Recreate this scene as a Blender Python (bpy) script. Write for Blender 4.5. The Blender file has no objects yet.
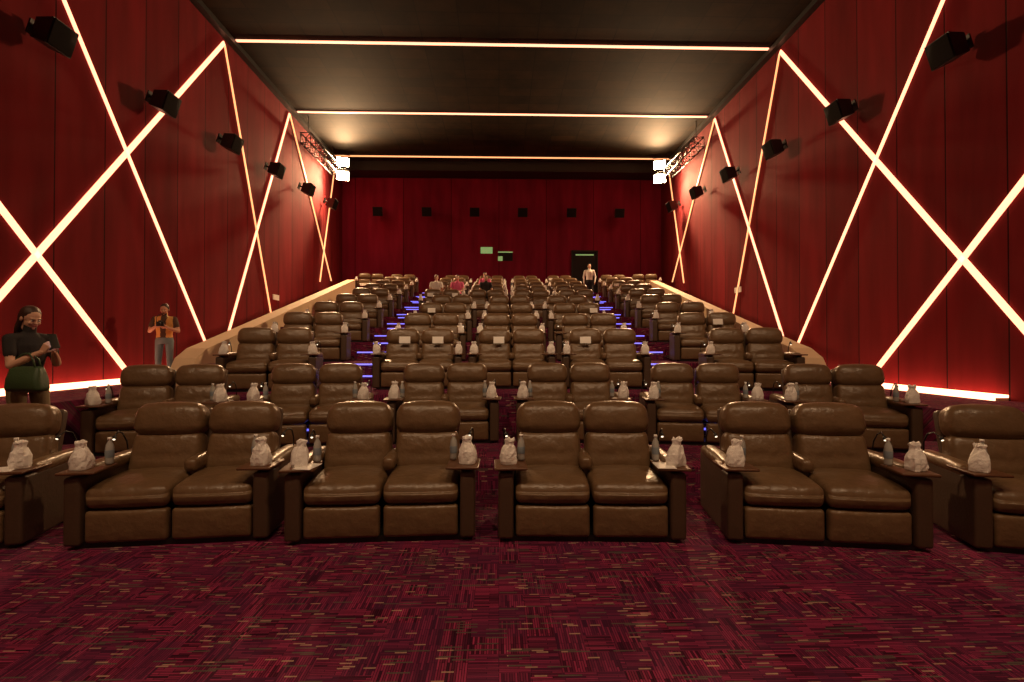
import bpy, bmesh, math, random
from mathutils import Vector, Matrix, Euler
random.seed(7)
C = bpy.context.scene.collection
XL, XR, YB, YF, H = -8.5, 8.95, 27.3, -8.0, 11.25
V = Vector

# ------------------------------------------------------------------ materials
def nt(name):
    m = bpy.data.materials.new(name); m.use_nodes = True
    n = m.node_tree; b = n.nodes["Principled BSDF"]
    return m, n, b

def simple(name, col, rough=0.6, metal=0.0, bump=0.0, bscale=60, var=0.0, spec=0.5, bdist=0.01):
    m, n, b = nt(name)
    b.inputs["Base Color"].default_value = (*col, 1)
    b.inputs["Roughness"].default_value = rough
    b.inputs["Metallic"].default_value = metal
    b.inputs["Specular IOR Level"].default_value = spec
    tc = n.nodes.new("ShaderNodeTexCoord")
    nz = n.nodes.new("ShaderNodeTexNoise"); nz.inputs["Scale"].default_value = bscale
    nz.inputs["Detail"].default_value = 4
    n.links.new(tc.outputs["Object"], nz.inputs["Vector"])
    if bump > 0:
        bp = n.nodes.new("ShaderNodeBump"); bp.inputs["Strength"].default_value = bump
        bp.inputs["Distance"].default_value = bdist
        n.links.new(nz.outputs["Fac"], bp.inputs["Height"]); n.links.new(bp.outputs["Normal"], b.inputs["Normal"])
    if var > 0:
        mx = n.nodes.new("ShaderNodeMix"); mx.data_type = 'RGBA'
        mx.inputs["A"].default_value = (*[c*(1-var) for c in col], 1)
        mx.inputs["B"].default_value = (*[min(1, c*(1+var)) for c in col], 1)
        n.links.new(nz.outputs["Fac"], mx.inputs["Factor"])
        n.links.new(mx.outputs["Result"], b.inputs["Base Color"])
    return m

def emis(name, col, s):
    m, n, b = nt(name)
    b.inputs["Base Color"].default_value = (0.5, 0.4, 0.3, 1)
    b.inputs["Emission Color"].default_value = (*col, 1)
    b.inputs["Emission Strength"].default_value = s
    return m

def wallmat(name, axis, col, panel=1.22):
    m, n, b = nt(name)
    L = n.links
    b.inputs["Roughness"].default_value = 0.85
    b.inputs["Specular IOR Level"].default_value = 0.15
    g = n.nodes.new("ShaderNodeNewGeometry")
    sp = n.nodes.new("ShaderNodeSeparateXYZ"); L.new(g.outputs["Position"], sp.inputs[0])
    cb = n.nodes.new("ShaderNodeCombineXYZ")
    L.new(sp.outputs[axis], cb.inputs[0]); L.new(sp.outputs["Z"], cb.inputs[1])
    br = n.nodes.new("ShaderNodeTexBrick"); br.offset = 0.0
    br.inputs["Scale"].default_value = 1.0
    br.inputs["Brick Width"].default_value = panel
    br.inputs["Row Height"].default_value = 30
    br.inputs["Mortar Size"].default_value = 0.016
    br.inputs["Mortar Smooth"].default_value = 0.2
    br.inputs["Color1"].default_value = (*[c*0.80 for c in col], 1)
    br.inputs["Color2"].default_value = (*[c*1.15 for c in col], 1)
    br.inputs["Mortar"].default_value = (*[c*0.15 for c in col], 1)
    L.new(cb.outputs[0], br.inputs["Vector"])
    # irregular cloth tone, stretched vertically like hung fabric
    mp = n.nodes.new("ShaderNodeMapping"); mp.inputs["Scale"].default_value = (2.2, 2.2, .35)
    L.new(g.outputs["Position"], mp.inputs["Vector"])
    nz = n.nodes.new("ShaderNodeTexNoise"); nz.inputs["Scale"].default_value = 1.0
    nz.inputs["Detail"].default_value = 6
    L.new(mp.outputs[0], nz.inputs["Vector"])
    mr = n.nodes.new("ShaderNodeMapRange")
    mr.inputs[1].default_value = .3; mr.inputs[2].default_value = .7
    mr.inputs[3].default_value = .74; mr.inputs[4].default_value = 1.2
    L.new(nz.outputs["Fac"], mr.inputs[0])
    hs = n.nodes.new("ShaderNodeHueSaturation")
    L.new(br.outputs["Color"], hs.inputs["Color"]); L.new(mr.outputs[0], hs.inputs["Value"])
    L.new(hs.outputs[0], b.inputs["Base Color"])
    n2 = n.nodes.new("ShaderNodeTexNoise"); n2.inputs["Scale"].default_value = 90
    L.new(g.outputs["Position"], n2.inputs["Vector"])
    bp = n.nodes.new("ShaderNodeBump"); bp.inputs["Strength"].default_value = .3; bp.inputs["Distance"].default_value = .01
    L.new(n2.outputs["Fac"], bp.inputs["Height"])
    b2 = n.nodes.new("ShaderNodeBump"); b2.invert = True; b2.inputs["Strength"].default_value = .6; b2.inputs["Distance"].default_value = .02
    L.new(br.outputs["Fac"], b2.inputs["Height"]); L.new(bp.outputs["Normal"], b2.inputs["Normal"])
    L.new(b2.outputs["Normal"], b.inputs["Normal"])
    return m

def carpet():
    m, n, b = nt("woven_carpet"); L = n.links
    b.inputs["Roughness"].default_value = .95; b.inputs["Specular IOR Level"].default_value = .1
    g = n.nodes.new("ShaderNodeNewGeometry")
    sp = n.nodes.new("ShaderNodeSeparateXYZ"); L.new(g.outputs["Position"], sp.inputs[0])
    hz = n.nodes.new("ShaderNodeCombineXYZ"); vt = n.nodes.new("ShaderNodeCombineXYZ")
    ad = n.nodes.new("ShaderNodeMath"); ad.operation = 'ADD'
    L.new(sp.outputs["Y"], ad.inputs[0]); L.new(sp.outputs["Z"], ad.inputs[1])
    L.new(sp.outputs["X"], hz.inputs[0]); L.new(ad.outputs[0], hz.inputs[1])
    L.new(ad.outputs[0], vt.inputs[0]); L.new(sp.outputs["X"], vt.inputs[1])
    def brick(vec, c1, c2, w, h, bias=0.0, mort=(0.014, .001, .005), off=.37):
        t = n.nodes.new("ShaderNodeTexBrick"); t.offset = off; t.offset_frequency = 3
        t.inputs["Scale"].default_value = 1; t.inputs["Brick Width"].default_value = w
        t.inputs["Row Height"].default_value = h; t.inputs["Mortar Size"].default_value = h*.12
        t.inputs["Bias"].default_value = bias
        t.inputs["Color1"].default_value = (*c1, 1); t.inputs["Color2"].default_value = (*c2, 1)
        t.inputs["Mortar"].default_value = (*mort, 1)
        L.new(vec.outputs[0], t.inputs["Vector"]); return t
    d, p = (.035, .006, .018), (.34, .034, .105)
    A = brick(hz, d, p, .16, .013); B = brick(vt, d, p, .15, .013)
    sc = n.nodes.new("ShaderNodeVectorMath"); sc.operation = 'SCALE'; sc.inputs["Scale"].default_value = 6.5
    L.new(hz.outputs[0], sc.inputs[0])
    fl = n.nodes.new("ShaderNodeVectorMath"); fl.operation = 'FLOOR'; L.new(sc.outputs[0], fl.inputs[0])
    wn = n.nodes.new("ShaderNodeTexWhiteNoise"); wn.noise_dimensions = '3D'; L.new(fl.outputs[0], wn.inputs["Vector"])
    gt = n.nodes.new("ShaderNodeMath"); gt.operation = 'GREATER_THAN'; gt.inputs[1].default_value = .5
    L.new(wn.outputs["Value"], gt.inputs[0])
    mx = n.nodes.new("ShaderNodeMix"); mx.data_type = 'RGBA'
    L.new(gt.outputs[0], mx.inputs["Factor"]); L.new(A.outputs["Color"], mx.inputs["A"]); L.new(B.outputs["Color"], mx.inputs["B"])
    g3 = n.nodes.new("ShaderNodeMath"); g3.operation = 'MULTIPLY'; g3.inputs[1].default_value = .55
    wn2 = n.nodes.new("ShaderNodeTexWhiteNoise"); wn2.noise_dimensions = '4D'; wn2.inputs["W"].default_value = 3.3
    L.new(fl.outputs[0], wn2.inputs["Vector"]); L.new(wn2.outputs["Value"], g3.inputs[0])
    m3 = n.nodes.new("ShaderNodeMix"); m3.data_type = 'RGBA'; m3.inputs["B"].default_value = (.085, .018, .06, 1)
    L.new(g3.outputs[0], m3.inputs["Factor"]); L.new(mx.outputs["Result"], m3.inputs["A"])
    cur = m3
    for (w_, h_, th, col, off) in ((.065, .0135, .955, (.36, .22, .17), .37), (.12, .0135, .92, (.10, .08, .07), .61)):
        S = brick(hz, (0, 0, 0), (1, 1, 1), w_, h_, 0, (0, 0, 0), off)
        g2 = n.nodes.new("ShaderNodeMath"); g2.operation = 'GREATER_THAN'; g2.inputs[1].default_value = th
        L.new(S.outputs["Color"], g2.inputs[0])
        m2 = n.nodes.new("ShaderNodeMix"); m2.data_type = 'RGBA'; m2.inputs["B"].default_value = (*col, 1)
        L.new(g2.outputs[0], m2.inputs["Factor"]); L.new(cur.outputs["Result"], m2.inputs["A"]); cur = m2
    L.new(cur.outputs["Result"], b.inputs["Base Color"])
    nz = n.nodes.new("ShaderNodeTexNoise"); nz.inputs["Scale"].default_value = 250
    L.new(g.outputs["Position"], nz.inputs["Vector"])
    bp = n.nodes.new("ShaderNodeBump"); bp.inputs["Strength"].default_value = .5; bp.inputs["Distance"].default_value = .006
    L.new(nz.outputs["Fac"], bp.inputs["Height"]); L.new(bp.outputs["Normal"], b.inputs["Normal"])
    return m

def ceilmat():
    m, n, b = nt("ceiling_tiles"); L = n.links
    b.inputs["Roughness"].default_value = .8
    b.inputs["Specular IOR Level"].default_value = .12
    g = n.nodes.new("ShaderNodeNewGeometry")
    br = n.nodes.new("ShaderNodeTexBrick"); br.offset = 0
    br.inputs["Scale"].default_value = 1; br.inputs["Brick Width"].default_value = 1.2; br.inputs["Row Height"].default_value = .6
    br.inputs["Mortar Size"].default_value = .014
    br.inputs["Color1"].default_value = (.013, .0075, .0030, 1); br.inputs["Color2"].default_value = (.026, .015, .0055, 1)
    br.inputs["Mortar"].default_value = (.005, .003, .0015, 1)
    L.new(g.outputs["Position"], br.inputs["Vector"])
    nz = n.nodes.new("ShaderNodeTexNoise"); nz.inputs["Scale"].default_value = .8; nz.inputs["Detail"].default_value = 7
    nz.inputs["Roughness"].default_value = .65
    L.new(g.outputs["Position"], nz.inputs["Vector"])
    hs = n.nodes.new("ShaderNodeHueSaturation"); mr = n.nodes.new("ShaderNodeMapRange")
    mr.inputs[1].default_value = .3; mr.inputs[2].default_value = .7; mr.inputs[3].default_value = .4; mr.inputs[4].default_value = 1.6
    L.new(nz.outputs["Fac"], mr.inputs[0]); L.new(mr.outputs[0], hs.inputs["Value"]); L.new(br.outputs["Color"], hs.inputs["Color"])
    L.new(hs.outputs[0], b.inputs["Base Color"])
    return m

M_wallside = wallmat("red_fabric_side", "Y", (.19, .010, .015))
M_wallback = wallmat("red_fabric_back", "X", (.26, .013, .045), panel=2.6)
M_carpet = carpet()
M_ceil = ceilmat()
M_black = simple("black_metal", (.010, .009, .008), .5)
M_grille = simple("speaker_grille", (.010, .009, .008), .85, bump=.6, bscale=300, spec=.2)
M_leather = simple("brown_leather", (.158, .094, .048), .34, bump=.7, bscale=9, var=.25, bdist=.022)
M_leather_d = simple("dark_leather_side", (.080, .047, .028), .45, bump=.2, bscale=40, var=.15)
M_wood = simple("wood_tray", (.12, .052, .024), .35, bscale=12, var=.35)
M_paper = simple("white_paper_bag", (.93, .90, .86), .7, bump=.9, bscale=45)
M_card = simple("white_card", (.9, .88, .84), .6)
M_plastic = simple("bottle_plastic", (.40, .40, .38), .15)
M_label = simple("bottle_label", (.22, .27, .32), .5)
M_cream = simple("cream_laminate", (.80, .60, .38), .5, var=.1, bscale=3)
M_led = emis("warm_led", (1, .345, .20), 2.9)
M_led_thin = emis("warm_led_dim", (1, .38, .15), 1.7)
M_ledc = emis("cove_led", (1, .38, .20), 6.0)
M_blue = emis("blue_step_led", (.16, .16, 1), 1.5)
M_lamp = emis("flood_lens", (1, .66, .34), 120)
M_fill = emis("fill_lens", (1, .62, .32), 12)  # glowing lens of the added fill spots
M_tiny = emis("reading_led", (1, .8, .55), 2)
M_green = emis("booth_glass", (.25, .6, .2), .45)
M_dark = simple("dark_opening", (.01, .008, .008), .8)
M_screen = simple("screen_fabric", (.55, .52, .5), .9)

# ------------------------------------------------------------------ mesh helpers
def finish(bm, name, mats, smooth=False):
    bmesh.ops.recalc_face_normals(bm, faces=bm.faces)
    me = bpy.data.meshes.new(name); bm.to_mesh(me); bm.free()
    for m in mats: me.materials.append(m)
    if smooth:
        for p in me.polygons: p.use_smooth = True
    return me

def add(name, me, mw=None):
    o = bpy.data.objects.new(name, me); C.objects.link(o)
    if mw is not None: o.matrix_world = mw
    return o

def box(bm, lo, hi, mat=0, M=None):
    vs = [bm.verts.new(V((x, y, z)) if M is None else M @ V((x, y, z)))
          for x in (lo[0], hi[0]) for y in (lo[1], hi[1]) for z in (lo[2], hi[2])]
    for f in ((0, 1, 3, 2), (4, 6, 7, 5), (0, 4, 5, 1), (2, 3, 7, 6), (0, 2, 6, 4), (1, 5, 7, 3)):
        fc = bm.faces.new([vs[i] for i in f]); fc.material_index = mat

def boxobj(name, lo, hi, m):
    bm = bmesh.new(); box(bm, lo, hi); return add(name, finish(bm, name, [m]))

def rbox(bm, size, loc, r=.03, rot=(0, 0, 0), mat=0, bulge=(0, 0, 0), n=4, M=None, warp=None):
    h = [s/2 for s in size]; r = min(r, min(h)*.98)
    ax = []
    for a in range(3):
        i = h[a]-r
        l = [-h[a], -h[a]+.3*r, -h[a]+.65*r]
        l += [-i+2*i*k/n for k in range(n+1)]
        l += [h[a]-.65*r, h[a]-.3*r, h[a]]
        ax.append(l)
    R = Euler(rot).to_matrix(); cache = {}
    def vert(p):
        k = tuple(round(c, 6) for c in p)
        if k in cache: return cache[k]
        q = V(p); inner = V([max(-(h[a]-r), min(h[a]-r, q[a])) for a in range(3)])
        d = q-inner
        if d.length > 1e-9: q = inner+d.normalized()*r
        t = [q[a]/h[a] for a in range(3)]
        q.x += bulge[0]*t[0]*(1-t[1]**2)*(1-t[2]**2)
        q.y += bulge[1]*t[1]*(1-t[0]**2)*(1-t[2]**2)
        q.z += bulge[2]*t[2]*(1-t[0]**2)*(1-t[1]**2)
        if warp: q = warp(q, t)
        q = R @ q+V(loc)
        if M is not None: q = M @ q
        cache[k] = bm.verts.new(q); return cache[k]
    for a in range(3):
        b, c = (a+1) % 3, (a+2) % 3
        for s in (-1, 1):
            for i in range(len(ax[b])-1):
                for j in range(len(ax[c])-1):
                    f = []
                    for (ii, jj) in ((i, j), (i+1, j), (i+1, j+1), (i, j+1)):
                        p = [0, 0, 0]; p[a] = s*h[a]; p[b] = ax[b][ii]; p[c] = ax[c][jj]
                        f.append(vert(p))
                    try:
                        fc = bm.faces.new(f); fc.material_index = mat; fc.smooth = True
                    except ValueError: pass

def tube(bm, pts, r, seg=8, mat=0, radii=None, smooth=True):
    pts = [V(p) for p in pts]; rings = []
    for i, p in enumerate(pts):
        d = (pts[min(i+1, len(pts)-1)]-pts[max(i-1, 0)]).normalized()
        u = d.orthogonal().normalized() if i == 0 else (u-d*u.dot(d)).normalized()
        w = d.cross(u); rr = radii[i] if radii else r
        rings.append([bm.verts.new(p+(u*math.cos(a)+w*math.sin(a))*rr) for a in [2*math.pi*k/seg for k in range(seg)]])
    for A, B in zip(rings, rings[1:]):
        for k in range(seg):
            f = bm.faces.new((A[k], A[(k+1) % seg], B[(k+1) % seg], B[k])); f.material_index = mat; f.smooth = smooth
    for Rg in (rings[0], rings[-1]):
        f = bm.faces.new(Rg); f.material_index = mat

def lathe(bm, prof, seg=16, mat=0, M=None, fn=None, smooth=True):
    rings = []
    for (r, z) in prof:
        ring = []
        for k in range(seg):
            a = 2*math.pi*k/seg; p = V((r*math.cos(a), r*math.sin(a), z))
            if fn: p = fn(p, a)
            ring.append(bm.verts.new(M @ p if M is not None else p))
        rings.append(ring)
    for A, B in zip(rings, rings[1:]):
        for k in range(seg):
            f = bm.faces.new((A[k], A[(k+1) % seg], B[(k+1) % seg], B[k])); f.material_index = mat; f.smooth = smooth
    for Rg in (rings[0], rings[-1]):
        f = bm.faces.new(Rg); f.material_index = mat

# ------------------------------------------------------------------ room shell
boxobj("floor", (XL-.2, YF-.2, -.2), (XR+.2, YB+.2, 0), M_carpet)
boxobj("wall_left", (XL-.2, YF-.2, 0), (XL, YB+.2, H), M_wallside)
boxobj("wall_right", (XR, YF-.2, 0), (XR+.2, YB+.2, H), M_wallside)
boxobj("wall_back", (XL, YB, 0), (XR, YB+.2, H), M_wallback)
boxobj("wall_front", (XL, YF-.2, 0), (XR, YF, H), M_wallside)
boxobj("ceiling", (XL-.2, YF-.2, H), (XR+.2, YB+.2, H+.2), M_ceil)
boxobj("projection_screen", (-7.4, YF+.01, 1.4), (7.8, YF+.08, 9.0), M_screen)
boxobj("trim_1", (XL, YF, H-.16), (XL+.20, YB, H), M_black)
boxobj("trim_2", (XR-.20, YF, H-.16), (XR, YB, H), M_black)
boxobj("ceiling_soffit", (XL+.22, 26.1, 10.75), (XR-.22, YB, H), M_black)

def strip(side, y0, z0, y1, z1, w=.10, m=M_led):
    x = XL if side < 0 else XR
    p0, p1 = V((0, y0, z0)), V((0, y1, z1)); d = (p1-p0); L = d.length; d.normalize()
    u = V((0, -d.z, d.y)); bm = bmesh.new()
    nx = 1 if side < 0 else -1
    Mx = Matrix(((nx, 0, 0, x+nx*.002), (0, d.y, u.y, y0), (0, d.z, u.z, z0), (0, 0, 0, 1)))
    box(bm, (0, 0, -w/2), (.04, L, w/2), 0, Mx)
    add("led_strip_light", finish(bm, "led_strip_light", [m]))
for s in (-1, 1):
    strip(s, 15.56, 10.95, 7.43, .85, .11)
    strip(s, 8.0, 11.0, 15.1, 1.12, .065)
    strip(s, 2.0, 10.7, 11.6, 1.05, .11)
    strip(s, 15.6, 10.9, 18.85, 2.75, .05, M_led_thin)
    strip(s, 20.38, 11.0, 15.5, 1.2 if s < 0 else 1.9, .08)
    strip(s, 20.42, 11.0, 25.5, 4.9, .065, M_led_thin)
    strip(s, 25.9, 10.6, 23.9, 4.65, .065, M_led_thin)
    strip(s, -6.5, .8, 1.9, 11.0, .10)  # out of view, added to light the seat fronts
for y, m, hw in ((15.9, M_led, .045), (20.7, M_led, .045), (25.45, M_led_thin, .05)):
    boxobj("ceiling_led_strip", (XL+.22, y-hw, H-.04), (XR-.22, y+hw, H-.005), m)

# ------------------------------------------------------------------ tiers
YC = -9.9
def arc(x, y0):
    R = y0-YC; return YC+math.sqrt(R*R-x*x)
PL0, PL1 = (-5.45, 9.9), (-6.85, 24.0)
PR0, PR1 = (5.65, 9.9), (7.3, 24.0)
def pxl(y): return PL0[0]+(PL1[0]-PL0[0])*(y-PL0[1])/(PL1[1]-PL0[1])
def pxr(y): return PR0[0]+(PR1[0]-PR0[0])*(y-PR0[1])/(PR1[1]-PR0[1])
def aL(y): return -2.65-.06*(y-9)
def aR(y): return 3.1+.09*(y-9)

def tier(bm, y0, y1, z0, z1, xa0, xa1, xb0, xb1, flatback=False):
    N = 24; F = []
    for i in range(N+1):
        t = i/N
        xf = xa0+(xa1-xa0)*t; xb = xb0+(xb1-xb0)*t
        yf = arc(xf, y0); yb = y1 if flatback else arc(xb, y1)
        F.append([bm.verts.new((xf, yf, z0)), bm.verts.new((xf, yf, z1)), bm.verts.new((xb, yb, z1)), bm.verts.new((xb, yb, z0))])
    for a, b in zip(F, F[1:]):
        for k in range(4):
            bm.faces.new((a[k], b[k], b[(k+1) % 4], a[(k+1) % 4]))
    bm.faces.new(F[0]); bm.faces.new(F[-1])
TZ = [.85+.42*k for k in range(9)]; RY = [8.7+2.1*k for k in range(9)]
bm = bmesh.new()
tier(bm, 5.6, 7.9, 0, .27, -6.6, 6.8, -6.6, 6.8)
for k in range(9):
    y0 = RY[k]-.85; y1 = y0+2.12
    if k < 8:
        tier(bm, y0, y1, 0, TZ[k], pxl(y0), pxr(y0), pxl(y1), pxr(y1))
    else:
        tier(bm, y0, YB-.005, 0, TZ[k], XL+.01, XR-.01, XL+.01, XR-.01, True)
for k in range(9):
    y0 = RY[k]-.85; yy = y0
    for (c, wd) in ((aL(yy), .42), (aR(yy), .42)):
        yf = arc(c, y0)
        zb = TZ[k]-.42 if k else .27
        rise = TZ[k]-zb
        ns = 1 if k else 2
        for s in range(ns):
            zz = zb+rise*(s+1)/(ns+1)
            box(bm, (c-wd, yf-.32*(ns-s), 0), (c+wd, yf+.1, zz))
add("stadium_seating_tiers", finish(bm, "stadium_seating_tiers", [M_carpet]))
bm = bmesh.new()
for k in range(9):
    y0 = RY[k]-.85
    for c in (aL(y0), aR(y0)):
        yf = arc(c, y0); zb = TZ[k]-.42 if k else .27; rise = TZ[k]-zb; ns = 1 if k else 2
        for s in range(ns+1):
            zz = zb+rise*(s+1)/(ns+1)
            yy = yf-.32*(ns-s)
            box(bm, (c-.41, yy-.018, zz-.04), (c+.41, yy-.004, zz-.012))
add("blue_step_lights", finish(bm, "blue_step_lights", [M_blue]))

for s in (-1, 1):
    PZ = .77 if s < 0 else .64
    bm = bmesh.new()
    w = XL+.01 if s < 0 else XR-.01
    inner = -6.5 if s < 0 else 6.7
    a, b = sorted((w, inner)); box(bm, (a, 6.6, 0), (b, 24.6, PZ))
    a, b = sorted((w, inner)); box(bm, (a, 6.25, 0), (b, 6.6, PZ*.66)); box(bm, (a, 5.9, 0), (b, 6.25, PZ*.33))
    ex = (pxl(10) if s < 0 else pxr(10))
    a, b = sorted((inner, ex)); box(bm, (a, 9.0, 0), (b, 24.0, PZ-.01))
    add("side_aisle_platform", finish(bm, "side_aisle_platform", [M_carpet]))
    bm = bmesh.new(); ys = 8.2 if s < 0 else 8.55
    a, b = sorted((w, w-s*.24)); box(bm, (a, ys, PZ), (b, 24.5, PZ+.05), 0)
    a, b = sorted((w-s*.24, w-s*.27)); box(bm, (a, ys, PZ+.0), (b, 24.5, PZ+.055), 1)
    a, b = sorted((w, w-s*.2)); box(bm, (a, ys, PZ+.05), (b, 24.5, PZ+.10), 1)
    add("cove_led_ledge", finish(bm, "cove_led_ledge", [M_cream, M_ledc]))

for s in (-1, 1):
    p0, p1 = (PL0, PL1) if s < 0 else (PR0, PR1)
    bm = bmesh.new(); t = .38*s
    z0, z1 = 1.66, 4.76
    pts = []
    for (px, py, zt) in ((p0[0], p0[1]-.9, z0-.50), (p0[0], p0[1]-.75, z0-.28), (p0[0], p0[1]-.4, z0-.10), (p0[0], p0[1], z0), (p1[0], p1[1], z1)):
        pts.append([bm.verts.new((px, py, .2)), bm.verts.new((px, py, zt)), bm.verts.new((px+t, py, zt)), bm.verts.new((px+t, py, .2))])
    for a, b in zip(pts, pts[1:]):
        for k in range(4): bm.faces.new((a[k], b[k], b[(k+1) % 4], a[(k+1) % 4]))
    bm.faces.new(pts[0]); bm.faces.new(pts[-1])
    add("cream_parapet", finish(bm, "cream_parapet", [M_cream]))

# ------------------------------------------------------------------ recliner pair mesh
def recliner():
    bm = bmesh.new()
    L, D, W, K, T = 0, 1, 2, 3, 4
    box(bm, (-.70, .06, 0), (.70, .92, .05), K)
    for s in (-1, 1):
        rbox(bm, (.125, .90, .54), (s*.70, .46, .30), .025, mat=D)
        rbox(bm, (.15, .72, .10), (s*.695, .52, .585), .045, mat=L, bulge=(0, 0, .012))
        rbox(bm, (.27, .33, .022), (s*.665, .14, .605), .010, rot=(0, 0, s*-.06), mat=W, n=2)
        tube(bm, [(s*.70, .14, .54), (s*.70, .14, .60)], .025, mat=K)
        c = [(s*.735, .78, .60), (s*.74, .76, .72), (s*.74, .70, .80), (s*.73, .62, .83), (s*.715, .55, .80)]
        tube(bm, c, .0065, 6, K)
        tube(bm, [(s*.715, .55, .80), (s*.71, .53, .775)], .016, 8, K)
        tube(bm, [(s*.71, .53, .775), (s*.7095, .528, .773)], .011, 8, T)
        x = s*.318
        def sw(q, t):
            if t[1] < 0: q.z -= .025*t[1]*t[1]*(1 if t[2] > 0 else 0)
            return q
        rbox(bm, (.612, .66, .19), (x, .35, .405), .055, mat=L, bulge=(.004, .02, .03), warp=sw)
        rbox(bm, (.606, .09, .255), (x, .07, .170), .03, mat=L, bulge=(0, .018, .0))
        Mb = Matrix.Translation((x, .60, .46)) @ Matrix.Rotation(math.radians(-15), 4, 'X')
        def bw(q, t):
            q.x *= 1-.05*max(0, t[2])
            if t[1] < 0: q.y += .018*math.exp(-((t[2]+.15)/.12)**2)*(1-t[0]**2)
            return q
        rbox(bm, (.60, .20, .38), (0, .02, .16), .06, mat=L, bulge=(0, .035, .01), M=Mb, warp=bw, n=8)
        def hw(q, t):
            q.x *= 1-.06*max(0, t[2])**2
            if t[2] > 0: q.z -= .022*abs(t[0])**3
            if t[2] < 0: q.z += .020*abs(t[0])**2
            return q
        rbox(bm, (.595, .22, .30), (0, -.005, .470), .075, mat=L, bulge=(.005, .035, .014), M=Mb, warp=hw, n=6)
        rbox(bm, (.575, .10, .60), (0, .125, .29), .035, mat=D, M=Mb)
    rbox(bm, (.11, .44, .11), (0, .56, .565), .04, mat=L, bulge=(0, 0, .01))
    rbox(bm, (.07, .40, .20), (0, .60, .45), .02, mat=D)
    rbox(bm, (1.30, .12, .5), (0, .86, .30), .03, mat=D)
    return finish(bm, "recliner_pair", [M_leather, M_leather_d, M_wood, M_black, M_tiny])
ME_rec = recliner()

def snackbag_geo(bm, M, seed=0):
    """plump crumpled paper bag, gathered shut at the top with a loose ruffle"""
    rnd = random.Random(seed); w = rnd.uniform(.92, 1.12); ph = rnd.random()*6
    lx, ly = rnd.uniform(-.018, .018), rnd.uniform(-.01, .01)
    def fn(p, a):
        z = p.z; r = math.hypot(p.x, p.y)
        k = max(0, 1-z/.14)
        sq = 1+(min(1/max(abs(math.cos(a)), abs(math.sin(a))), 1.32)-1)*k
        j = 1+rnd.uniform(-.08, .08)+.10*math.sin(5*a+ph)*(1 if z > .12 else .3)
        zz = z+(rnd.uniform(-.009, .009) if z > .03 else 0)
        return V((r*sq*w*math.cos(a)*j+lx*(z/.18)**2, r*sq*.85*math.sin(a)*j+ly*(z/.18)**2, zz))
    lathe(bm, [(.04, 0), (.060, .002), (.066, .025), (.069, .06), (.066, .095), (.057, .125), (.044, .148), (.035, .164), (.036, .178), (.043, .196), (.036, .208), (.012, .196)], 15, 0, M, fn, smooth=False)

def bottle_mesh():
    bm = bmesh.new()
    lathe(bm, [(.02, 0), (.03, .003), (.032, .02), (.031, .06), (.032, .13), (.026, .165), (.014, .19), (.013, .205)], 14, 0)
    lathe(bm, [(.0325, .06), (.033, .062), (.033, .118), (.0325, .12)], 14, 1)
    lathe(bm, [(.016, .203), (.016, .222), (.004, .224)], 12, 2)
    return finish(bm, "water_bottle", [M_plastic, M_label, M_card])
ME_bot = bottle_mesh()
ME_bags = []
for i in range(6):
    bm = bmesh.new(); snackbag_geo(bm, Matrix.Identity(4), i*11+3); ME_bags.append(finish(bm, "paper_snack_bag", [M_paper]))
bm = bmesh.new(); rbox(bm, (.15, .21, .004), (0, 0, .002), .0018, n=1); ME_menu = finish(bm, "menu_card", [M_card])

far_bags = bmesh.new(); signs = bmesh.new()
def place(s, y0, z, near, seed, M=None, menus=(0, 0)):
    R = y0-YC; th = s/R
    if M is None:
        M = Matrix.Translation((R*math.sin(th), YC+R*math.cos(th), z)) @ Matrix.Rotation(-th, 4, 'Z')
    add("recliner_pair", ME_rec, M)
    rnd = random.Random(seed)
    for i, sd in enumerate((-1, 1)):
        tz = .617
        bx = sd*(.685+rnd.uniform(-.025, .025)); by = .11+rnd.uniform(-.03, .03)
        if near:
            sc = 1.0+rnd.uniform(0, .10)
            add("paper_snack_bag", ME_bags[rnd.randrange(6)], M @ Matrix.Translation((bx, by, tz)) @ Matrix.Rotation(rnd.uniform(-.8, .8), 4, 'Z') @ Matrix.Scale(sc, 4))
            add("water_bottle", ME_bot, M @ Matrix.Translation((sd*.575, .255, tz)))
            if menus[i]:
                add("menu_card", ME_menu, M @ Matrix.Translation((sd*.60, .08, tz)) @ Matrix.Rotation(rnd.uniform(-.2, .2), 4, 'Z'))
        else:
            if rnd.random() < .95:
                snackbag_geo(far_bags, M @ Matrix.Translation((bx, by, tz)), seed+sd)
            if rnd.random() < .22:
                Mt = M @ Matrix.Translation((sd*.32+rnd.uniform(-.15, .15), .50, .86)) @ Matrix.Rotation(-.25, 4, 'X')
                rbox(signs, (.20, .006, .13), (0, 0, 0), .003, n=1, M=Mt)
    return M
def PM(x, y, r): return Matrix.Translation((x, y, 0)) @ Matrix.Rotation(r, 4, 'Z')
place(0, 0, 0, True, 37, PM(-4.50, 3.88, .22), (0, 1))
place(0, 0, 0, True, 38, PM(-2.64, 4.06, .10))
place(0, 0, 0, True, 39, PM(-.955, 4.07, .045), (1, 0))
place(0, 0, 0, True, 40, PM(.755, 4.03, -.045), (0, 1))
place(0, 0, 0, True, 41, PM(2.60, 3.88, -.15))
place(0, 0, 0, True, 42, PM(4.42, 3.58, -.27))
place(0, 0, 0, True, 43, PM(6.05, 3.06, -.36))
place(0, 0, 0, True, 44, PM(-6.18, 3.38, .33))
for k in range(-3, 3):
    place(.12+1.76*(k+.5), 6.8, .27, True, 90+k)
sd = 200
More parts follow.
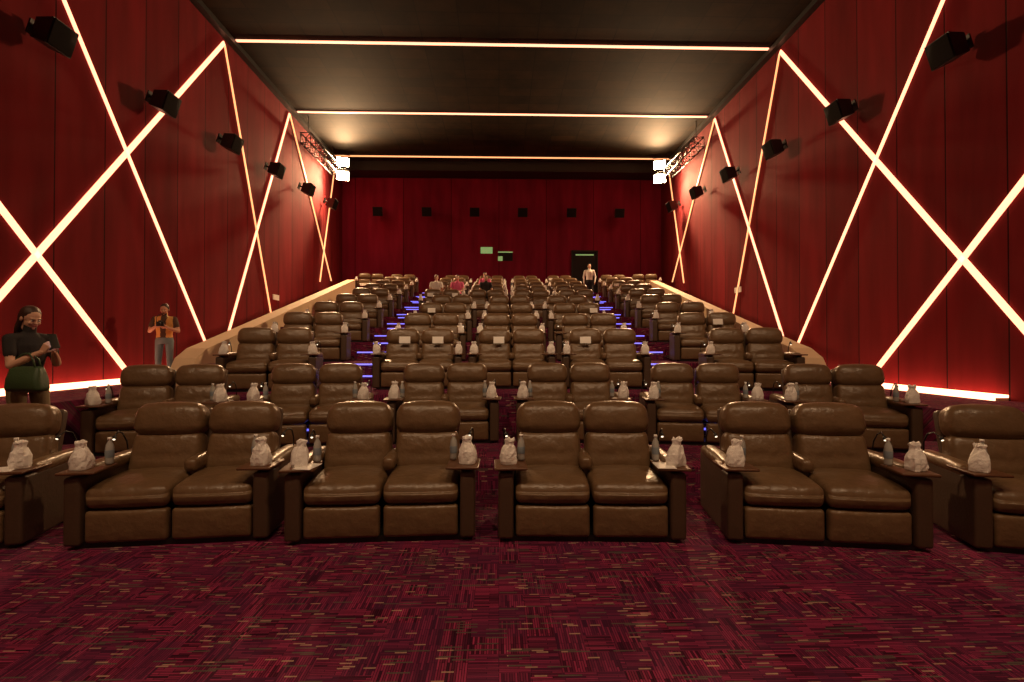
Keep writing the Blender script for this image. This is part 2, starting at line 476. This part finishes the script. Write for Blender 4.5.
for k in range(9):
    y = RY[k]; R = y-YC; z = TZ[k]; ym = y+.45
    lo = (pxl(ym)+.08) if k < 8 else XL+.25
    hi = (pxr(ym)-.08) if k < 8 else XR-.25
    for (a, b) in ((lo, aL(ym)-.38), (aL(ym)+.44, aR(ym)-.44), (aR(ym)+.38, hi)):
        sa, sb = R*math.asin(a/R), R*math.asin(b/R)
        n = int((sb-sa+.1)/1.54)
        if n < 1: continue
        side = (a == lo or b == hi)
        pitch = min(1.57 if side else 1.75, (sb-sa)/n); c = (sa+sb)/2
        if a == lo: c = sb-n*pitch/2
        if b == hi: c = sa+n*pitch/2
        for i in range(n):
            sd += 1; place(c+(i-(n-1)/2)*pitch, y, z, False, sd)
add("paper_snack_bags", finish(far_bags, "paper_snack_bags", [M_paper]))
add("reserved_signs", finish(signs, "reserved_signs", [M_card]))

# ------------------------------------------------------------------ speakers
def speaker_mesh():
    bm = bmesh.new()
    f = [(-.26, -.20, -.24), (.26, -.20, -.24), (.26, -.20, .24), (-.26, -.20, .24)]
    b = [(-.19, .16, -.20), (.19, .16, -.20), (.19, .16, .16), (-.19, .16, .16)]
    vs = [bm.verts.new(p) for p in f+b]
    for q in ((0, 1, 2, 3), (7, 6, 5, 4), (0, 4, 5, 1), (1, 5, 6, 2), (2, 6, 7, 3), (3, 7, 4, 0)): bm.faces.new([vs[i] for i in q])
    rbox(bm, (.49, .03, .45), (0, -.212, 0), .012, mat=1, n=1)
    tube(bm, [(0, .14, .0), (0, .36, .02)], .03, mat=0)
    box(bm, (-.09, .34, -.12), (.09, .37, .14), 0)
    return finish(bm, "wall_speaker", [M_black, M_grille])
ME_sp = speaker_mesh()
for i in range(6):
    y = 9.15+3.0*i; z = 7.2+.25*i
    for s in (-1, 1):
        x = XL+.46 if s < 0 else XR-.46
        Mx = Matrix.Translation((x, y, z)) @ Matrix.Rotation(math.radians(90 if s < 0 else -90), 4, 'Z') @ Matrix.Rotation(math.radians(18), 4, 'X')
        add("wall_speaker", ME_sp, Mx)
for x in (-6.45, -3.85, -1.3, 1.27, 3.9, 6.5):
    add("wall_speaker", ME_sp, Matrix.Translation((x, YB-.42, 8.8)) @ Matrix.Rotation(math.radians(15), 4, 'X'))

# ------------------------------------------------------------------ trusses and flood lights
def truss(x0, y0, y1, z0):
    bm = bmesh.new(); w = .42
    cs = [(x0, z0), (x0+w, z0), (x0+w, z0+w), (x0, z0+w)]
    for (x, z) in cs: tube(bm, [(x, y0, z), (x, y1, z)], .026, 8)
    n = 7
    for i in range(n+1):
        y = y0+(y1-y0)*i/n
        for a in range(4):
            p, q = cs[a], cs[(a+1) % 4]
            tube(bm, [(p[0], y, p[1]), (q[0], y, q[1])], .017, 6)
            if i < n:
                yb = y+(y1-y0)/n
                tube(bm, [(p[0], y, p[1]), (q[0], yb, q[1])], .014, 6)
    for y in (y0+.3, y1-.3):
        tube(bm, [(x0+w/2, y, z0+w), (x0+w/2, y, H-.01)], .015, 6)
    add("lighting_truss", finish(bm, "lighting_truss", [M_black]))
truss(XL+.3, 20.8, 24.6, 10.0); truss(XR-.72, 20.8, 24.6, 10.0)

def flood(x, y, z, tgt, power):
    d = (V(tgt)-V((x, y, z))).normalized()
    q = d.to_track_quat('-Z', 'Y').to_matrix().to_4x4()
    bm = bmesh.new()
    rbox(bm, (.62, .46, .16), (0, 0, .09), .03, mat=0, n=1)
    for k in range(5): box(bm, (-.22+.1*k, -.15, .16), (-.2+.1*k, .15, .24), 0)
    rbox(bm, (.56, .40, .02), (0, 0, .004), .006, mat=1, n=1)
    tube(bm, [(-.33, 0, .1), (-.33, .32, .1), (.33, .32, .1), (.33, 0, .1)], .015, 6)
    add("flood_light", finish(bm, "flood_light", [M_black, M_lamp]), Matrix.Translation((x, y, z)) @ q)
    l = bpy.data.lights.new("flood_beam", 'SPOT'); l.energy = power; l.color = (1, .60, .30)
    l.spot_size = math.radians(150); l.spot_blend = .5; l.shadow_soft_size = .2
    o = bpy.data.objects.new("flood_beam", l); C.objects.link(o)
    o.matrix_world = Matrix.Translation(V((x, y, z))+d*.12) @ q
for z in (10.70, 10.0):
    flood(-7.72, 24.85, z, (-3, 12, 1), 2600)
    flood(8.08, 24.85, z, (3, 12, 1), 2600)

def fill_spot(x, y, e, tgt):  # spots out of view on the ceiling, added as fill light for the seats
    d = (V(tgt)-V((x, y, H-.3))).normalized(); q = d.to_track_quat('-Z', 'Y').to_matrix().to_4x4()
    bm = bmesh.new()
    lathe(bm, [(.20, 0), (.22, 0), (.22, .28), (.08, .30)], 24, 0)
    lathe(bm, [(.19, .01), (.19, .02)], 24, 1)
    tube(bm, [(0, 0, .28), (0, 0, .36)], .03, 8)
    add("added_fill_light", finish(bm, "added_fill_light", [M_black, M_fill]), Matrix.Translation((x, y, H-.36)) @ q)
    l = bpy.data.lights.new("added_fill_beam", 'SPOT'); l.energy = e; l.color = (1, .64, .36); l.spot_size = math.radians(85); l.spot_blend = .9; l.shadow_soft_size = .2
    o = bpy.data.objects.new("added_fill_beam", l); C.objects.link(o); o.matrix_world = Matrix.Translation(V((x, y, H-.36))+d*.05) @ q
for x in (-4.0, .2, 4.4):
    fill_spot(x, -1.0, 880, (x*.6, 5.5, 0))
for x in (-3.0, 3.4):
    fill_spot(x, 5.2, 950, (x*.8, 14, 2))

boxobj("window_1", (-1.0, YB-.02, 6.65), (-.35, YB-.001, 7.0), M_green)
bm = bmesh.new(); box(bm, (-.05, YB-.02, 6.25), (.75, YB-.001, 6.75), 0); box(bm, (-.05, YB-.025, 6.7), (.75, YB-.02, 6.76), 1)
box(bm, (-.05, YB-.025, 6.25), (.2, YB-.02, 6.5), 1)
add("window_2", finish(bm, "window_2", [M_dark, M_green]))
bm = bmesh.new()
box(bm, (4.05, YB-.04, TZ[8]), (5.35, YB-.02, TZ[8]+2.55), 0)
for (a, b, c, d) in ((3.97, 4.05, 0, 2.6), (5.35, 5.43, 0, 2.6), (3.97, 5.43, 2.55, 2.63)):
    box(bm, (a, YB-.08, TZ[8]+c), (b, YB-.006, TZ[8]+d), 1)
box(bm, (4.2, YB-.045, TZ[8]+2.35), (5.2, YB-.041, TZ[8]+2.42), 2)
add("door_1", finish(bm, "door_1", [M_dark, M_black, M_green]))
boxobj("exit_sign", (XL, 19.0, 3.35), (XL+.03, 19.5, 3.55), M_card)
boxobj("exit_sign", (XR-.03, 18.2, 3.6), (XR, 18.7, 3.8), M_card)

# ------------------------------------------------------------------ people
def sph(bm, c, r, seg=14, M=None):
    Mx = Matrix.Translation(c) @ Matrix.Diagonal((*((r, r, r) if not hasattr(r, '__len__') else r), 1))
    if M is not None: Mx = M @ Mx
    bmesh.ops.create_uvsphere(bm, u_segments=seg, v_segments=10, radius=1, matrix=Mx)
def capsule(bm, p0, p1, r0, r1, seg=14):
    p0, p1 = V(p0), V(p1)
    sph(bm, p0, r0); sph(bm, p1, r1)
    if (p1-p0).length > 1e-4: tube(bm, [p0, p0.lerp(p1, .5), p1], 0, seg, 0, [r0, (r0+r1)/2, r1])
def ringloft(bm, rings, seg=20):
    R = []
    for (c, rx, ry) in rings:
        R.append([bm.verts.new((c[0]+rx*math.cos(a), c[1]+ry*math.sin(a), c[2])) for a in [2*math.pi*k/seg for k in range(seg)]])
    for A, B in zip(R, R[1:]):
        for k in range(seg): bm.faces.new((A[k], A[(k+1) % seg], B[(k+1) % seg], B[k]))
    bm.faces.new(R[0]); bm.faces.new(R[-1])
def bake(bm, voxel, it=3):
    bmesh.ops.recalc_face_normals(bm, faces=bm.faces)
    me = bpy.data.meshes.new("tmp"); bm.to_mesh(me); bm.free()
    o = bpy.data.objects.new("tmp", me); C.objects.link(o)
    m = o.modifiers.new("r", 'REMESH'); m.mode = 'VOXEL'; m.voxel_size = voxel
    s = o.modifiers.new("s", 'SMOOTH'); s.factor = .5; s.iterations = it
    dg = bpy.context.evaluated_depsgraph_get()
    out = bpy.data.meshes.new_from_object(o.evaluated_get(dg))
    bpy.data.objects.remove(o); bpy.data.meshes.remove(me)
    return out
def segdist(p, a, b):
    d = b-a; l = d.length_squared
    t = 0 if l < 1e-9 else max(0, min(1, (p-a).dot(d)/l))
    return (p-(a+d*t)).length
def hand_mesh(wrist, d, nrm, side, curl, sc=1.0):
    d = V(d).normalized(); nrm = (V(nrm)-d*V(nrm).dot(d)).normalized(); u = d.cross(nrm)*side
    P = lambda a, b, c: V(wrist)+(d*a+u*b+nrm*c)*sc
    bm = bmesh.new()
    for k, b in enumerate((.028, .010, -.009, -.027)):
        capsule(bm, P(.0, b*.6, 0), P(.085-.004*abs(k-1), b, 0), .014*sc, .0125*sc, 10)
    Ls = (.066, .074, .069, .054)
    for k, b in enumerate((.030, .010, -.010, -.029)):
        a0, c0, ang = .085-.004*abs(k-1), 0., 0.; p = P(a0, b, 0)
        for j, f in enumerate((.45, .31, .24)):
            ang += curl*(1, 1.15, .8)[j]
            a0 += Ls[k]*f*math.cos(ang); c0 += Ls[k]*f*math.sin(ang)
            q = P(a0, b*(1+.06*j), c0); capsule(bm, p, q, (.0088-.0009*j)*sc, (.0082-.0009*j)*sc, 8); p = q
    t0 = P(.022, .024, .006); t1 = P(.048, .052, .018); t2 = P(.074, .058, .032)
    capsule(bm, t0, t1, .014*sc, .0105*sc, 8); capsule(bm, t1, t2, .0105*sc, .0085*sc, 8)
    return bake(bm, .0042, 2)

def person(name, loc, rotz, Ht, mats, arms, legs, lean=0.0, headpitch=0., headyaw=0., hipz=.93, hair='short',
           sleeve=.55, fem=False, sleeve_long=False, voxel=.010, hands=None, vest=False):
    SK, TOP, PA, HA, SH, WH, DK, LP, AC = range(9)
    s = Ht/1.72; dz = hipz-.93
    sx = .90 if fem else 1.0
    def T(x, y, z): return V((x, y-lean*(z-.93), z+dz))
    bm = bmesh.new()
    if fem: prof = ((.84, .17, .125), (.93, .178, .13), (1.03, .14, .105), (1.10, .128, .098), (1.22, .15, .118), (1.32, .16, .112), (1.40, .13, .08), (1.45, .06, .055))
    else: prof = ((.84, .165, .115), (.93, .17, .12), (1.05, .152, .112), (1.2, .17, .122), (1.32, .185, .122), (1.40, .155, .09), (1.455, .07, .065))
    ringloft(bm, [(T(0, 0, z), rx, ry) for (z, rx, ry) in prof])
    segs = []
    for (z0, z1, m, r) in ((.80, .93, PA, .15), (.96, 1.40, TOP, .14)):
        for xx in (-.07, 0, .07): segs.append((T(xx, 0, z0), T(xx, 0, z1), r, m))
    nk0, nk1 = T(0, .005, 1.42), T(0, -.01, 1.53)
    capsule(bm, nk0, nk1, .058, .052); segs.append((T(0, 0, 1.47), nk1, .055, SK))
    shx = .185*sx
    for sd in (-1, 1):
        S = T(sd*shx, 0, 1.385); E, Wr = V(arms[sd][0]), V(arms[sd][1])
        E = V((E.x, E.y, E.z+dz)); Wr = V((Wr.x, Wr.y, Wr.z+dz))
        capsule(bm, T(sd*.07, 0, 1.40), S, .055, .056)
        r0 = .054 if not fem else .046
        if sleeve_long:
            capsule(bm, S, E, r0+.006, .047); capsule(bm, E, Wr, .047, .034)
            segs += [(S, E, .05, TOP), (E, Wr, .04, TOP)]
        else:
            mid = S.lerp(E, sleeve)
            capsule(bm, S, mid, r0+.010, r0+.008); capsule(bm, mid, E, r0-.006, .038)
            capsule(bm, E, E.lerp(Wr, .35), .040, .040); capsule(bm, E.lerp(Wr, .35), Wr, .040, .026)
            segs += [(S, mid, .06, TOP), (mid+(E-mid)*.08, E, .045, SK), (E, Wr, .035, SK)]
        segs.append((T(sd*.05, 0, 1.39), S, .055, TOP))
        hp = V((sd*.092, 0, .90+dz)); K, A = V(legs[sd][0]), V(legs[sd][1])
        capsule(bm, hp, K, .088, .062); capsule(bm, K, K.lerp(A, .35), .060, .060); capsule(bm, K.lerp(A, .35), A, .060, .047)
        segs += [(hp, K, .075, PA), (K, A, .055, PA)]
        fd = V(legs[sd][2]); toe = A+fd*.17+V((0, 0, -.045)); heel = A-fd*.045+V((0, 0, -.04))
        capsule(bm, heel, toe, .04, .034); capsule(bm, A+V((0, 0, -.01)), heel.lerp(toe, .35), .042, .042)
        segs.append((heel, toe, .04, SH)); segs.append((A+V((0, 0, -.03)), heel, .045, SH))
    me = bake(bm, voxel, 3)
    for p in me.polygons:
        c = p.center; p.material_index = min(segs, key=lambda q: segdist(c, q[0], q[1])-q[2])[3]; p.use_smooth = True
        if vest and p.material_index == TOP and .05 < abs(c.x) < .17 and c.z > .98+dz: p.material_index = AC
    fin = bmesh.new(); fin.from_mesh(me)
    hc = T(0, -.015, 1.60)
    Mh = Matrix.Translation(hc) @ Matrix.Rotation(headyaw, 4, 'Z') @ Matrix.Rotation(headpitch, 4, 'X')
    hb = bmesh.new()
    sph(hb, (0, .012, .028), (.074, .092, .088), 20); sph(hb, (0, -.018, -.03), (.058, .068, .078), 20)
    sph(hb, (0, -.055, -.088), (.026, .024, .022)); sph(hb, (0, -.068, .022), (.05, .02, .014))
    capsule(hb, (0, -.084, .012), (0, -.102, -.022), .008, .0125); sph(hb, (0, -.085, -.024), (.019, .014, .009))
    for sd in (-1, 1):
        sph(hb, (sd*.075, .012, -.005), (.011, .020, .032)); sph(hb, (sd*.035, -.068, -.025), (.022, .016, .018))
    capsule(hb, (0, .012, -.05), (0, .018, -.10), .052, .05)
    hm = bake(hb, .0055, 2)
    for p in hm.polygons: p.use_smooth = True; p.material_index = SK
    hm.transform(Mh); fin.from_mesh(hm)
    def ell(c, r, mi):
        b2 = bmesh.new(); sph(b2, c, r, 16)
        for f in b2.faces: f.material_index = mi; f.smooth = True
        t = bpy.data.meshes.new("t"); b2.to_mesh(t); b2.free(); t.transform(Mh); fin.from_mesh(t)
    for sd in (-1, 1):
        ell((sd*.029, -.079, .004), (.014, .008, .008), WH); ell((sd*.029, -.0865, .004), (.006, .003, .006), DK)
        ell((sd*.030, -.087, .024), (.018, .005, .0035), HA)
    ell((0, -.086, -.052), (.024, .008, .0075), LP)
    hb = bmesh.new()
    sph(hb, (0, .028, .045), (.083, .094, .086), 20)
    for sd in (-1, 1): sph(hb, (sd*.066, .035, .01), (.02, .05, .05))
    if hair == 'long':
        sph(hb, (0, .062, -.04), (.074, .055, .10), 16)
        capsule(hb, (0, .075, -.09), (0, .09, -.26), .058, .034)
        for sd in (-1, 1):
            capsule(hb, (sd*.062, .035, .02), (sd*.066, .055, -.13), .024, .022); capsule(hb, (sd*.066, .055, -.13), (sd*.05, .06, -.25), .022, .012)
    hm = bake(hb, .008, 2)
    for p in hm.polygons: p.use_smooth = True; p.material_index = HA
    hm.transform(Mh); fin.from_mesh(hm)
    for sd in (-1, 1):
        w = V(arms[sd][1]); hd = hands[sd]
        w = V((w.x, w.y, w.z+dz))
        m = hand_mesh(w, hd[0], hd[1], hd[2], hd[3])
        for p in m.polygons: p.use_smooth = True; p.material_index = SK
        fin.from_mesh(m)
    me = bpy.data.meshes.new(name); fin.to_mesh(me); fin.free()
    for m in mats: me.materials.append(m)
    return add(name, me, Matrix.Translation(loc) @ Matrix.Rotation(rotz, 4, 'Z') @ Matrix.Scale(s, 4))

skin = simple("skin", (.70, .41, .28), .5, bscale=30, var=.06)
hairm = simple("dark_hair", (.05, .022, .012), .45, bump=.5, bscale=120)
shoe = simple("shoe_leather", (.03, .02, .015), .5)
eyew = simple("eye_white", (.7, .65, .6), .3); eyed = simple("iris_dark", (.02, .01, .008), .3)
lip = simple("lips", (.40, .09, .08), .5)
blk = simple("black_cotton", (.022, .018, .017), .85, bump=.3); khaki = simple("khaki_trousers", (.24, .18, .10), .85, bump=.3)
jean = simple("blue_denim", (.20, .29, .33), .9, bump=.4, var=.2); orange = simple("orange_vest", (.85, .50, .15), .75, bump=.3)
olive = simple("dark_shirt", (.10, .06, .04), .85, bump=.3)
white = simple("white_shirt", (.88, .85, .80), .8, bump=.3); navy = simple("dark_trousers", (.02, .02, .025), .8)
pink = simple("pink_shirt", (.85, .16, .34), .8)
greenbag = simple("green_bag_leather", (.045, .085, .035), .45, bump=.3)

std_legs = {-1: ((-.11, -.02, .49), (-.12, .02, .09), (-.2, -1, 0)), 1: ((.11, -.03, .49), (.13, .0, .09), (.2, -1, 0))}
WL = V((-4.96, 5.40, .27)); WR = math.radians(72)
person("woman_with_phone", WL, WR, 1.74, [skin, blk, khaki, hairm, shoe, eyew, eyed, lip, blk],
       {-1: ((-.20, -.10, 1.12), (-.055, -.31, 1.255)), 1: ((.20, -.10, 1.13), (.05, -.31, 1.245))},
       {-1: ((-.10, -.03, .49), (-.10, .03, .09), (-.1, -1, 0)), 1: ((.10, -.08, .50), (.11, -.04, .09), (.1, -1, 0))},
       lean=.04, headpitch=math.radians(22), hair='long', fem=True, voxel=.009,
       hands={-1: ((.15, -.55, .75), (.8, .1, .2), -1, .6), 1: ((-.15, -.55, .75), (-.8, .1, .2), 1, .6)})
Mw = Matrix.Translation(WL) @ Matrix.Rotation(WR, 4, 'Z') @ Matrix.Scale(1.74/1.72, 4)
bm = bmesh.new()
rbox(bm, (.078, .009, .16), (0, 0, 0), .004, n=1, mat=0); box(bm, (-.035, .0046, -.073), (.035, .0052, .073), 1)
add("smartphone", finish(bm, "smartphone", [M_black, emis("phone_screen", (.6, .7, 1), .8)]),
    Mw @ Matrix.Translation((0, -.385, 1.365)) @ Matrix.Rotation(math.radians(-25), 4, 'X'))
bm = bmesh.new()
def bagw(q, t): q.y *= 1-.45*max(0, t[2]); q.x *= 1-.12*t[2]; return q
rbox(bm, (.34, .15, .25), (0, 0, -.02), .04, mat=0, bulge=(0, .02, 0), warp=bagw)
for yy in (-.03, .03):
    tube(bm, [(-.11, yy, .09), (-.09, yy, .17), (-.04, yy*.6, .225), (0, yy*.4, .235), (.04, yy*.6, .225), (.09, yy, .17), (.11, yy, .09)], .008, 8, 0)
rbox(bm, (.05, .012, .03), (0, -.075, .05), .004, mat=1, n=1)
add("handbag", finish(bm, "handbag", [greenbag, simple("brass", (.5, .35, .1), .3, 1)]),
    Mw @ Matrix.Translation((-.135, -.235, 1.005)) @ Matrix.Rotation(math.radians(105), 4, 'Z'))
PZ = .77
PLc = V((-7.75, 11.8, PZ)); PRr = math.radians(18)
person("photographer_man", PLc, PRr, 1.80, [skin, olive, jean, hairm, shoe, eyew, eyed, lip, orange],
       {-1: ((-.27, -.04, 1.12), (-.10, -.22, 1.22)), 1: ((.27, -.04, 1.12), (.10, -.22, 1.20))},
       std_legs, headpitch=math.radians(18), vest=True,
       hands={-1: ((.6, -.5, .35), (.5, -.1, .3), -1, .5), 1: ((-.6, -.5, .35), (-.5, -.1, .3), 1, .5)})
Mp = Matrix.Translation(PLc) @ Matrix.Rotation(PRr, 4, 'Z') @ Matrix.Scale(1.80/1.72, 4)
bm = bmesh.new()
rbox(bm, (.14, .07, .10), (0, 0, 0), .012, n=1); rbox(bm, (.06, .06, .03), (0, 0, .06), .008, n=1)
tube(bm, [(0, -.03, 0), (0, -.13, 0)], .036, 14); tube(bm, [(0, -.12, 0), (0, -.14, 0)], .041, 14)
tube(bm, [(-.07, 0, .03), (-.10, .10, .14), (-.07, .17, .21), (0, .20, .24), (.07, .17, .21), (.10, .10, .14), (.07, 0, .03)], .008, 6)
add("dslr_camera", finish(bm, "dslr_camera", [M_black]), Mp @ Matrix.Translation((0, -.30, 1.27)))
person("usher_man", V((4.42, 24.3, TZ[7])), math.radians(-8), 1.82, [skin, white, navy, hairm, shoe, eyew, eyed, lip, white],
       {-1: ((-.26, .02, 1.10), (-.25, -.07, .86)), 1: ((.27, .01, 1.10), (.24, -.09, .87))}, std_legs,
       sleeve_long=True, voxel=.012, hands={-1: ((0, -.15, -1), (.8, 0, 0), 1, .3), 1: ((0, -.15, -1), (-.8, 0, 0), -1, .3)})
def seated(name, s, k, top, off):
    R = RY[k]-YC; th = s/R
    p = V((R*math.sin(th), YC+R*math.cos(th), TZ[k])); f = Matrix.Rotation(-th, 4, 'Z')
    p = p+(f @ V((off, .34, 0)))
    lg = {-1: ((-.11, -.42, .58), (-.12, -.50, .10), (0, -1, 0)), 1: ((.11, -.42, .58), (.12, -.50, .10), (0, -1, 0))}
    person(name, p, -th, 1.70, [skin, top, navy, hairm, shoe, eyew, eyed, lip, top],
           {-1: ((-.24, -.10, 1.10), (-.13, -.33, 1.05)), 1: ((.24, -.10, 1.10), (.13, -.33, 1.05))}, lg, hipz=.64, lean=-.02,
           headpitch=.15, voxel=.012, hands={-1: ((.1, -1, 0), (0, 0, -1), 1, .3), 1: ((-.1, -1, 0), (0, 0, -1), -1, .3)})
seated("seated_visitor_in_white", -2.4, 5, white, 0)
seated("seated_visitor_in_pink", -1.6, 5, pink, 0)
seated("seated_visitor_in_black", -.5, 5, blk, 0)
seated("seated_visitor_in_red", -.6, 6, pink, 0)

# ------------------------------------------------------------------ world, camera
w = bpy.data.worlds.new("world"); w.use_nodes = True
w.node_tree.nodes["Background"].inputs[0].default_value = (1, .6, .35, 1)
w.node_tree.nodes["Background"].inputs[1].default_value = .02
bpy.context.scene.world = w
cd = bpy.data.cameras.new("camera"); cd.lens = 17.58; cd.sensor_width = 36; cd.clip_end = 200
co = bpy.data.objects.new("camera", cd); C.objects.link(co)
co.location = (0, 0, 1.6); co.rotation_euler = (math.radians(90.57), 0, math.radians(-1.5))
bpy.context.scene.camera = co
bpy.context.scene.view_settings.view_transform = 'Standard'
